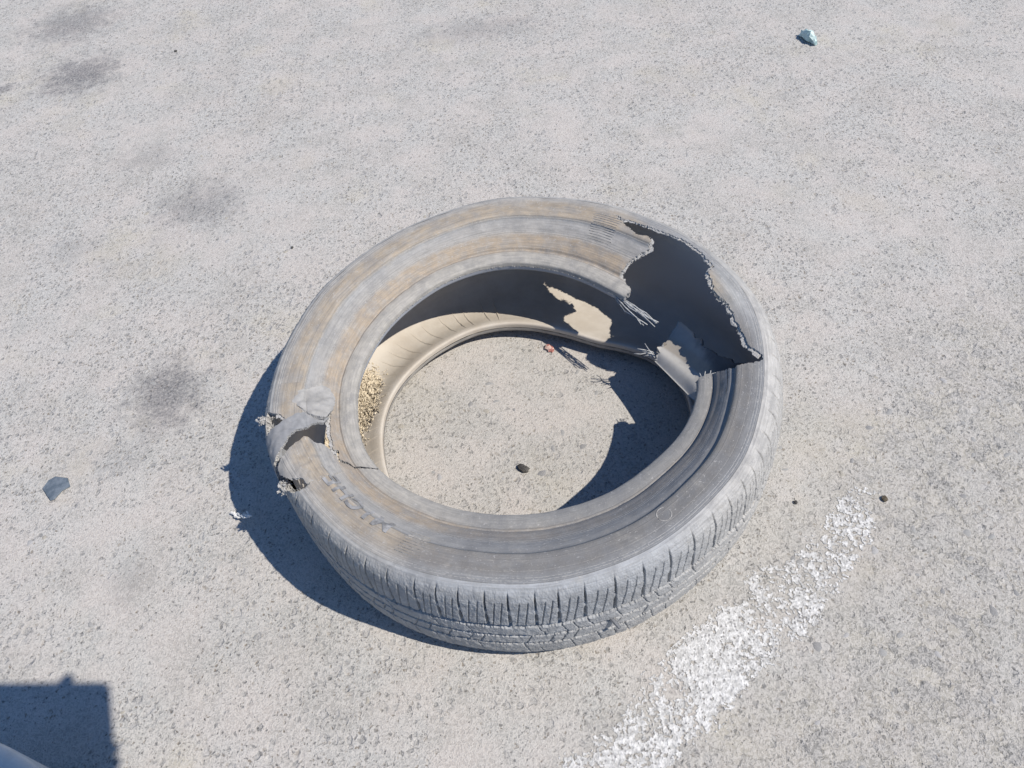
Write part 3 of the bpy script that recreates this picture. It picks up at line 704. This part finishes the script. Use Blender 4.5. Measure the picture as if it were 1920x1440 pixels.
FR = np.array([[(0.2162, 0.0434, 0.094), (0.2296, 0.0123, 0.097), (0.2431, -0.0217, 0.102), (0.2562, -0.0532, 0.108), (0.2759, -0.0704, 0.116)], [(0.2225, 0.0523, 0.106), (0.2394, 0.0225, 0.109), (0.2531, -0.0097, 0.114), (0.263, -0.0398, 0.121), (0.2835, -0.0565, 0.129)], [(0.23, 0.0638, 0.107), (0.252, 0.0306, 0.11), (0.2655, 0.0015, 0.116), (0.2781, -0.0256, 0.126), (0.3001, -0.0445, 0.136)], [(0.2452, 0.0797, 0.112), (0.2656, 0.0445, 0.117), (0.2795, 0.0124, 0.126), (0.2945, -0.0194, 0.138), (0.316, -0.0384, 0.148)], [(0.2626, 0.0983, 0.119), (0.2781, 0.0583, 0.127), (0.2925, 0.0207, 0.139), (0.3087, -0.0184, 0.154), (0.3287, -0.0401, 0.166)]])
nr, nc = 26, 44; RU = [0, .022, .032, .060, .088]
def spl(P, n):
    t = np.linspace(0, len(P)-1, n); i = np.clip(t.astype(int), 0, len(P)-2); x = (t-i)[:, None]; sh = None
    m = np.gradient(P.reshape(len(P), -1), axis=0); Q = P.reshape(len(P), -1)
    return ((2*x**3-3*x**2+1)*Q[i]+(x**3-2*x**2+x)*m[i]+(-2*x**3+3*x**2)*Q[i+1]+(x**3-x**2)*m[i+1]).reshape((n,)+P.shape[1:])
G = spl(spl(FR, nr).transpose(1, 0, 2), nc)                        # nc x nr x 3
for j in range(nr):
    G[0, j] += (G[0, j]-G[3, j])*(1.6*(vnoise(j*.45, 3, 61)-.5)+rng.uniform(-.15, .15))
for i in range(nc):
    G[i, -1] += (G[i, -1]-G[i, -4])*(.9*(vnoise(i*.33, 8, 62)-.5)+rng.uniform(-.08, .08))
du = np.gradient(G, axis=1); dp = np.gradient(G, axis=0); N_ = np.cross(du, dp); N_ /= np.linalg.norm(N_, axis=2, keepdims=True); N_ *= np.sign(N_[..., 2:3].mean())
thk = np.interp(np.linspace(0, 4, nr), range(5), (.006, .015, .010, .006, .0045))[None, :, None]
LO = G-N_*thk; nv = nc*nr; V = np.concatenate([G.reshape(-1, 3), LO.reshape(-1, 3)])
i, j = np.meshgrid(np.arange(nc-1), np.arange(nr-1), indexing='ij'); a = (i*nr+j).ravel(); q1 = np.stack([a, a+nr, a+nr+1, a+1], 1)
per = [k*nr for k in range(nc)]+[(nc-1)*nr+k for k in range(1, nr)]+[k*nr+nr-1 for k in range(nc-2, -1, -1)]+[k for k in range(nr-2, 0, -1)]
rim = np.array([[per[k], per[(k+1) % len(per)], per[(k+1) % len(per)]+nv, per[k]+nv] for k in range(len(per))])
uvv = np.stack(np.meshgrid(np.linspace(18, -14, nc), np.interp(np.linspace(0, 4, nr), range(5), RU), indexing='ij'), -1).reshape(-1, 2)
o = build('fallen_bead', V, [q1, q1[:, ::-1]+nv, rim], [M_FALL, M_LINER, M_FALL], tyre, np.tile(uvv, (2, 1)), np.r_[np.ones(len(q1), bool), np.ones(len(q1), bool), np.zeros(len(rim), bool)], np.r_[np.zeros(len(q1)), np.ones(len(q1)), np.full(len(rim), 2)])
o['label'] = 'length of torn bead and sidewall dropped inside the right gap'

# ---------------- raised lettering and ribbed patches on the sidewall
def on_wall(V, phi0, u0, h0, cw=True):
    V = np.asarray(V, float); phi = phi0-V[:, 0]/(.325*math.pi/180)*(1 if cw else -1)
    return posn(phi, u0+V[:, 1], h0+V[:, 2])
def letters(text, phis, u0, size):
    dg = bpy.context.evaluated_depsgraph_get()
    for ch, p in zip(text, phis):
        cu = bpy.data.curves.new('letter', 'FONT'); cu.body = ch; cu.size = size; cu.align_x = 'CENTER'; cu.extrude = .0005; cu.offset = .0007; cu.resolution_u = 4
        tmp = bpy.data.objects.new('letter', cu); COL.objects.link(tmp); bpy.context.view_layer.update()
        me = tmp.evaluated_get(bpy.context.evaluated_depsgraph_get()).to_mesh()
        import bmesh
        bm = bmesh.new(); bm.from_mesh(me); bmesh.ops.remove_doubles(bm, verts=bm.verts[:], dist=1e-5); bmesh.ops.triangulate(bm, faces=bm.faces[:])
        for _ in range(2):
            bmesh.ops.subdivide_edges(bm, edges=[e for e in bm.edges if e.calc_length() > .005], cuts=1); bmesh.ops.triangulate(bm, faces=bm.faces[:])
        bm.verts.index_update(); V = np.array([v.co[:] for v in bm.verts]); F = [[v.index for v in f.verts] for f in bm.faces]; bm.free()
        tmp.to_mesh_clear(); bpy.data.objects.remove(tmp)
        V[:, 0] *= 1.15
        build('letter', on_wall(V, p, u0, .0008), [F], M_LETTER, tyre, smooth=False)
letters('MICHE', (-128.6, -133.2, -137.6, -142.4, -147.0), .0808, .033)
def ribbed(phi0, phi1, u0, u1, rows, seed):
    r = random.Random(seed); V = []; F = []
    for k in range(rows):
        u = u0+(u1-u0)*k/(rows-1); a0 = phi0+r.uniform(0, .8); a1 = phi1-r.uniform(0, .8); n = 8; b = len(V)
        for i in range(n+1):
            a = a0+(a1-a0)*i/n
            for du, h in ((-.0009, -.0008), (0, .0009), (.0009, -.0008)): V.append(posn(np.array(a), np.array(u+du), np.array(h)))
        for i in range(n):
            q = b+3*i; F += [[q, q+1, q+4, q+3], [q+1, q+2, q+5, q+4]]
    build('ribbed_patch', V, [F], M_RIB, tyre, smooth=False)
ribbed(-122.4, -116.4, .080, .118, 11, 1)
ribbed(51.8, 60.8, .068, .110, 12, 2)
q = [(.0095*math.cos(k*math.pi/14), .0095*math.sin(k*math.pi/14), 0.) for k in range(29)]
V, F = tube(q, .0011, 6, 1.); build('moulded_circle', on_wall(V, -62.2, .1064, -.0008), [F], M_RIB, tyre)
# folds across the dusty lower liner, and grit and dry straw blown into it
r_ = random.Random(8); V = []; F = []
for a in np.arange(96, 200, 5.2):
    a = a+r_.uniform(-1, 1); sl = r_.uniform(-2.2, -.2); n = 14; b = len(V); us = np.linspace(.365, .455, n)
    for i, u in enumerate(us):
        aa = a+sl*(i/n)**2+r_.uniform(-.15, .15); hh = .0024*math.sin(math.pi*(i+.3)/n)
        for da, h in ((-.34, -.0006), (0, hh), (.34, -.0006)): V.append(posn(np.array(aa+da), np.array(u), np.array(h), 1))
    for i in range(n-1):
        q = b+3*i; F += [[q, q+1, q+4, q+3], [q+1, q+2, q+5, q+4]]
build('liner_fold', V, [F], M_LINER, tyre)
# ------------------------------------------------------------------ grit and dry straw blown into the tyre
r_ = random.Random(21); parts = []
tt = NT('sandy_straw'); P = tt.obj(); n_ = tt.noise(P, 260, 4, .7).outputs[0]
v_ = tt.voro(P, 420)
c_ = tt.mix(tt.mr(n_, .3, .7), (.50, .42, .30), (.72, .64, .50)); rn = tt.n('SeparateColor', {0: v_.outputs['Color']}).outputs
c_ = tt.mix(tt.math('GREATER_THAN', rn[0], .86), c_, (.15, .12, .085))
M_STRAW = tt.set(c_, tt.math('ADD', n_, tt.math('MULTIPLY', v_.outputs['Distance'], 1.2)), 1., .0015, .95)
gx = np.linspace(141, 190, 90); gu = np.linspace(.345, .455, 70); GA, GU = np.meshgrid(gx, gu, indexing='ij')
lim = .448-.0019*np.maximum(0, 162-GA)-.0009*np.maximum(0, GA-166)
hh = .0065*np.exp(-((GA-156)/9.)**2)+.0045*np.exp(-((GA-172)/9.)**2)
hh = hh*sstep((lim-GU)/.03)*(.6+.8*vnoise(GA*.9, GU*260, 51))+.0026*(vnoise(GA*2.6, GU*700, 52)-.5)-.0022
V = posn(GA.ravel(), GU.ravel(), hh.ravel(), 1); i, j = np.meshgrid(np.arange(89), np.arange(69), indexing='ij'); a_ = (i*70+j).ravel()
parts.append((V, np.stack([a_, a_+70, a_+71, a_+1], 1).tolist()))
for _ in range(700):
    a = r_.gauss(163, 10); u = r_.uniform(.345, .450)
    if not 144 < a < 187 or u > .446-.0019*max(0, 162-a)-.0009*max(0, a-166): continue
    hgt = .0065*math.exp(-((a-156)/9.)**2)+.0045*math.exp(-((a-172)/9.)**2)-.001
    p = posn(np.array(a), np.array(u), np.array(max(hgt*r_.uniform(.7, 1.), .0002)), 1); an = r_.uniform(0, 6.3)
    if r_.random() < .45:
        l = r_.uniform(.003, .012); d = np.array([math.cos(an), math.sin(an), r_.uniform(-.15, .3)])*l
        parts.append(tube([p, p+d*.5+np.array([0, 0, .0004]), p+d], r_.uniform(.0003, .0008), 4, .7))
    else:
        v, f = dome(r_.randrange(999), 1, 6, .6); s = r_.uniform(.0008, .0024)
        parts.append((np.array(v)*s+p, f))
V, F = join(parts)
tag(build('dry_straw', V, [F], M_STRAW, smooth=False), 'tan grit and bits of dry straw lying inside the left of the tyre', 'straw', None, 'stuff')

# ------------------------------------------------------------------ small things lying about
def rock(name, loc, s, mat, seed, label, cat='pebble', zs=1., group=None):
    r = random.Random(seed); V = []; F = []; n = 10; rings = 6
    for k in range(rings+1):
        th = math.pi*k/rings
        for a in range(n):
            an = 2*math.pi*a/n; q = 1+.22*(vnoise(k*1.3+seed, a*1.1, seed)-.5)*2
            V.append((s[0]*q*math.sin(th)*math.cos(an), s[1]*q*math.sin(th)*math.sin(an), s[2]*q*math.cos(th)))
    for k in range(rings):
        for a in range(n): F.append([k*n+a, (k+1)*n+a, (k+1)*n+(a+1) % n, k*n+(a+1) % n])
    o = build(name, V, [F], mat, smooth=False); o.location = (loc[0], loc[1], s[2]*.75); o.rotation_euler = (0, 0, r.uniform(0, 6))
    return tag(o, label, cat, group)
M_DARKROCK = plain('dark_pebble', (.075, .072, .068), 180, .4, .7); M_BROWN = plain('brown_pebble', (.12, .10, .07), 180, .4)
o = rock('pebble', (-.013, -.066), (.0105, .0062, .0052), M_DARKROCK, 3, 'dark oval pebble on the sunlit asphalt inside the tyre'); o.rotation_euler = (.1, 0, -.65)
rock('pebble', (.516, -.199), (.0052, .0044, .0036), M_BROWN, 4, 'small brown pebble right of the top end of the white painted line')
rock('pebble', (-.816, 1.419), (.0042, .0032, .0030), M_DARKROCK, 5, 'tiny dark pebble alone on the pale asphalt at upper left')
rock('pebble', (-.429, .540), (.0030, .0026, .0024), M_DARKROCK, 6, 'tiny dark pebble just above and left of the tyre')
rock('pebble', (.3865, -.186), (.0034, .0028, .0028), M_DARKROCK, 7, 'tiny black pebble between the tyre tread and the white painted line')

def prism(name, pts, th, mat, loc, label, cat, warp=0., seed=1):
    """flat broken chip: outline, bevelled rim, slightly uneven faces"""
    pts = np.array(pts); c = pts.mean(0); r = random.Random(seed); n = len(pts); V = []; F = []
    for z, k in ((0, .96), (th*.35, 1.), (th, .92)):
        for p in pts:
            q = c+(p-c)*k; V.append((q[0], q[1], z+warp*r.uniform(-1, 1)*(z > 0)))
    V.append((*c, th*1.04)); V.append((*c, 0))
    for k in range(2):
        for a in range(n): F.append([k*n+a, k*n+(a+1) % n, (k+1)*n+(a+1) % n, (k+1)*n+a])
    for a in range(n): F.append([2*n+a, 2*n+(a+1) % n, 3*n]); F.append([(a+1) % n, a, 3*n+1])
    o = build(name, V, [F], mat, smooth=False); o.location = loc; return tag(o, label, cat)
t = NT('blue_grey_chip'); P = t.obj(); n_ = t.noise(P, 90, 4, .65).outputs[0]
M_CHIP = t.set(t.mix(t.mr(n_, .3, .7), (.075, .10, .13), (.15, .18, .215)), n_, .4, .0008, .7)
def gp(x, y, z=0.):
    v = FW+RIGHT*(x-960)/1500-UPV*(y-720)/1500; p = CAM+v*(z-CAM[2])/v[2]; return p
chip_px = [(-.8091,.0148),(-.8025,.0305),(-.7923,.0363),(-.7700,.0298),(-.7611,.0118),(-.7728,.0053),(-.7778,-.0031),(-.7829,-.0105),(-.7888,-.0116),(-.7980,-.0002)]
prism('plastic_chip', [(a+.784, b-.014) for a, b in chip_px], .0032, M_CHIP, (-.784, .014, .0004), 'flat blue grey plastic chip lying on the asphalt at the left', 'plastic chip', .0002, 4)

# a curl of rubber torn from a lug at the near side of the tread
c0, c1, c2, c3 = gp(1098, 1150, .088), gp(1118, 1143, .098), gp(1136, 1142, .098), gp(1154, 1160, .085)
out = np.array([.25, -.97, 0])
V, F = join([tube([c0+out*.002, c1+out*.006, c2+out*.010, c3+out*.013], .0048, 7, .55), tube([c2+out*.004, gp(1142, 1128, .108)+out*.005, gp(1150, 1136, .102)+out*.009], .0042, 6, .6)])
o = build('torn_lug', V, [F], plain('fresh_torn_rubber', (.13, .135, .145), 200, .4), tyre, smooth=False); o['label'] = 'curl of rubber torn loose from the near tread'
# crumpled pale green and white wrapper, upper right
def crumple(name, size, mats, loc, rot, label, cat, seed, nx=7, ny=9):
    r = random.Random(seed); V = []; F = []; mi = []
    for i in range(nx+1):
        for j in range(ny+1):
            u = i/nx; v = j/ny; an = 2*math.pi*u
            x = math.cos(an)*size[0]*.5; z = (math.sin(an)*.5+.5)*size[2]; y = (v-.5)*size[1]
            k = 1 if i < nx else 0
            ii = i % nx; q = random.Random(seed*100+ii*31+j)
            pinch = 1-.45*(abs(v-.5)*2)**3
            V.append((x*pinch+q.uniform(-1, 1)*size[0]*.13, y+q.uniform(-1, 1)*size[1]*.05, max(.0003, z*pinch+q.uniform(-1, 1)*size[2]*.14)))
    for i in range(nx):
        for j in range(ny):
            F.append([i*(ny+1)+j, (i+1)*(ny+1)+j, (i+1)*(ny+1)+j+1, i*(ny+1)+j+1]); mi.append(0 if r.random() < .72 else 1)
    F.append([i*(ny+1) for i in range(nx)][::-1]); F.append([i*(ny+1)+ny for i in range(nx)]); mi += [1, 0]
    o = build(name, V, [F], mats, smooth=False, midx=mi); o.location = loc; o.rotation_euler = rot; return tag(o, label, cat)
M_MINT = plain('mint_paper', (.48, .60, .58), 150, .15, .55); M_TEAL = plain('teal_print', (.30, .42, .42), 150, .3, .55)
crumple('crumpled_wrapper', (.019, .056, .025), [M_MINT, M_TEAL], (.822, 1.072, 0), (0, 0, .33), 'crumpled pale green wrapper standing on the asphalt at upper right', 'wrapper', 12)
M_PINK = plain('pink_paper', (.58, .42, .36), 200, .2, .6); M_RED = plain('red_print', (.34, .14, .12), 200, .3, .6)
crumple('sweet_wrapper', (.013, .018, .008), [M_PINK, M_RED], (.060, .178, 0), (0, 0, .6), 'tiny red and pink scrap of wrapper inside the tyre', 'wrapper', 5, 6, 5)
# pale scrap of fibre standing at the edge of the tyre's shadow
r_ = random.Random(31); parts = []
for _ in range(26):
    f = r_.random(); p = np.array([-.476+.040*f+r_.gauss(0, .0020), -.0840-.021*f+r_.gauss(0, .0020), .004+.026*f*r_.uniform(.6, 1)])
    d = np.array([r_.uniform(.2, 1), r_.uniform(-.8, .1), r_.uniform(-.3, .5)])*.008
    parts.append(tube([p-d/2, p+d/2+np.array([0, 0, .001])], r_.uniform(.001, .0026), 5, .6))
V, F = join(parts); o = build('fibre_scrap', V, [F], plain('pale_fibre', (.66, .66, .64), 300, .2), smooth=False)
tag(o, 'pale scrap of torn fibre at the left edge of the tyre shadow', 'scrap')

# pale smooth panel that pokes into the bottom left corner
M_PANEL = plain('pale_panel', (.50, .52, .53), 30, .14, .35, .1)
V = []; F = []; n = 30; k_ = 16
A0 = gp(-160, 1322, .165); A1 = gp(170, 1486, .165)
dirv = (A1-A0)/np.linalg.norm(A1-A0); nv = np.array([dirv[1], -dirv[0], 0])
for i in range(n+1):
    t_ = i/n; c = A0+(A1-A0)*t_+nv*(.030*(2*t_-1)**2)
    for j in range(k_+1):
        if j == 0: x, z = .004, .001
        else:
            a = math.pi/2*(j-1)/(k_-1); x = .11*(1-math.cos(a)); z = .150+.045*math.sin(a)
        V.append((c[0]+nv[0]*x, c[1]+nv[1]*x, z))
for i in range(n):
    for j in range(k_): F.append([i*(k_+1)+j, (i+1)*(k_+1)+j, (i+1)*(k_+1)+j+1, i*(k_+1)+j+1])
o = build('pale_panel', V, [F], M_PANEL); md = o.modifiers.new('thick', 'SOLIDIFY'); md.thickness = .004; md.offset = -1
tag(o, 'smooth pale grey panel edge poking into the bottom left corner', 'panel')

# ------------------------------------------------------------------ the person taking the picture, just out of frame, with a tablet
tablet = tag(empty('tablet'), 'dark tablet held up over the bottom edge of the picture', 'tablet')
def local(a, b, c): return CAM+RIGHT*a+UPV*b-FW*c          # right, up, back from the lens
def rbox(name, a0, a1, b0, b1, c0, c1, rad, mat, parent):
    pts = []
    for cx, cy, s0 in ((a1-rad, b1-rad, 0), (a0+rad, b1-rad, 90), (a0+rad, b0+rad, 180), (a1-rad, b0+rad, 270)):
        for k in range(7):
            an = math.radians(s0+15*k); pts.append((cx+rad*math.cos(an), cy+rad*math.sin(an)))
    n = len(pts); V = [local(x, y, c) for c in (c0, c1) for x, y in pts]
    F = [[k, (k+1) % n, n+(k+1) % n, n+k] for k in range(n)]+[list(range(n))[::-1], list(range(n, 2*n))]
    return build(name, V, [F], mat, parent, smooth=False)
rbox('back_shell', -.100, .142, -.052, .104, .006, .013, .010, plain('tablet_shell', (.04, .04, .045), 60, .2, .4), tablet)
rbox('screen', -.092, .134, -.044, .096, .0132, .0138, .004, plain('tablet_glass', (.02, .02, .022), 60, .1, .1), tablet)
def skin(name, chain, edges, mat, parent=None, sub=2):
    me = bpy.data.meshes.new(name); me.from_pydata([c[:3] for c in chain], edges, []); o = bpy.data.objects.new(name, me); COL.objects.link(o)
    me.materials.append(mat); sk = o.modifiers.new('skin', 'SKIN'); me.skin_vertices[0].data if me.skin_vertices else None
    if not me.skin_vertices:
        me.attributes.new('skin', 'FLOAT', 'POINT')
    for v, c in zip(me.skin_vertices[0].data, chain): v.radius = (c[3], c[4] if len(c) > 4 else c[3])
    me.skin_vertices[0].data[0].use_root = True
    sk.use_smooth_shade = True; ss = o.modifiers.new('sub', 'SUBSURF'); ss.levels = ss.render_levels = sub
    if parent: o.parent = parent
    return o
person = tag(empty('person', (0, 0, 0)), 'person in a dark shirt and jeans standing at the bottom edge holding a tablet', 'person')
M_SHIRT = plain('dark_shirt', (.06, .065, .08), 40, .2); M_JEANS = plain('blue_jeans', (.05, .07, .12), 60, .25); M_SKINT = plain('skin_tone', (.45, .29, .21), 40, .08, .55, .1); M_HAIR = plain('dark_hair', (.03, .022, .018), 90, .3, .5); M_SHOE = plain('black_shoe', (.04, .04, .04), 60, .2)
rh = local(.168, -.045, .03); lh = local(-.125, -.045, .03)
sh_r = np.array([.20, -1.26, 1.40]); sh_l = np.array([-.16, -1.26, 1.40]); el_r = np.array([.31, -1.14, 1.12]); el_l = np.array([-.28, -1.14, 1.12])
torso = [(.02, -1.34, .95, .145, .105), (.02, -1.33, 1.10, .135, .10), (.02, -1.30, 1.27, .155, .11), (.02, -1.28, 1.40, .13, .09), (.02, -1.26, 1.49, .055),
         (*sh_r, .062), (*el_r, .045), (*(el_r*.1+rh*.9), .028), (*sh_l, .062), (*el_l, .045), (*(el_l*.1+lh*.9), .028)]
skin('shirt', torso, [(0, 1), (1, 2), (2, 3), (3, 4), (3, 5), (5, 6), (6, 7), (3, 8), (8, 9), (9, 10)], M_SHIRT, person)
skin('jeans', [(.02, -1.34, .97, .15, .11), (.12, -1.33, .84, .092), (.13, -1.30, .50, .064), (.14, -1.34, .09, .048), (-.08, -1.33, .84, .092), (-.09, -1.30, .50, .064), (-.10, -1.34, .09, .048)], [(0, 1), (1, 2), (2, 3), (0, 4), (4, 5), (5, 6)], M_JEANS, person)
for x in (.145, -.105): skin('shoe', [(x, -1.37, .045, .045), (x, -1.28, .045, .048, .04), (x*1.1, -1.18, .032, .042, .03)], [(0, 1), (1, 2)], M_SHOE, person)
skin('head', [(.02, -1.26, 1.47, .050), (.02, -1.235, 1.56, .056), (.02, -1.21, 1.63, .082, .095), (.02, -1.215, 1.69, .076, .088)], [(0, 1), (1, 2), (2, 3)], M_SKINT, person)
skin('nose', [(.02, -1.120, 1.640, .010), (.02, -1.100, 1.612, .013)], [(0, 1)], M_SKINT, person, 1)
skin('hair', [(.02, -1.262, 1.62, .078, .07), (.02, -1.25, 1.69, .088, .09), (.02, -1.20, 1.735, .066, .06)], [(0, 1), (1, 2)], M_HAIR, person)
for sg, hd in ((1, rh), (-1, lh)):
    hnd = skin('hand', [(*(hd-UPV*.035-FW*.0), .024, .02), (*hd, .034, .018), (*(hd+UPV*.035), .034, .015)], [(0, 1), (1, 2)], M_SKINT, person)
    for k in range(4):
        r0 = hd+UPV*(.040-.004*k)+RIGHT*sg*(.012-.010*k)-FW*.0; ln = (.068, .074, .070, .055)[k]
        b = hd+UPV*(.030+.018*(1.5-k))-RIGHT*sg*.018+FW*.018
        skin('finger', [(*b, .0085), (*(b-RIGHT*sg*ln*.45+FW*.012), .0080), (*(b-RIGHT*sg*ln*.8+FW*.003), .0070), (*(b-RIGHT*sg*ln), .006)], [(0, 1), (1, 2), (2, 3)], M_SKINT, person, 1)
    skin('thumb', [(*(hd+UPV*.005-RIGHT*sg*.012), .012), (*(hd+UPV*.035-RIGHT*sg*.022-FW*.006), .0105), (*(hd+UPV*.060-RIGHT*sg*.026-FW*.002), .0085)], [(0, 1), (1, 2)], M_SKINT, person, 1)
skin('finger', [(*local(.088, .113, .002), .009), (*local(.082, .104, .018), .0085), (*local(.078, .088, .022), .0075)], [(0, 1), (1, 2)], M_SKINT, person, 1)
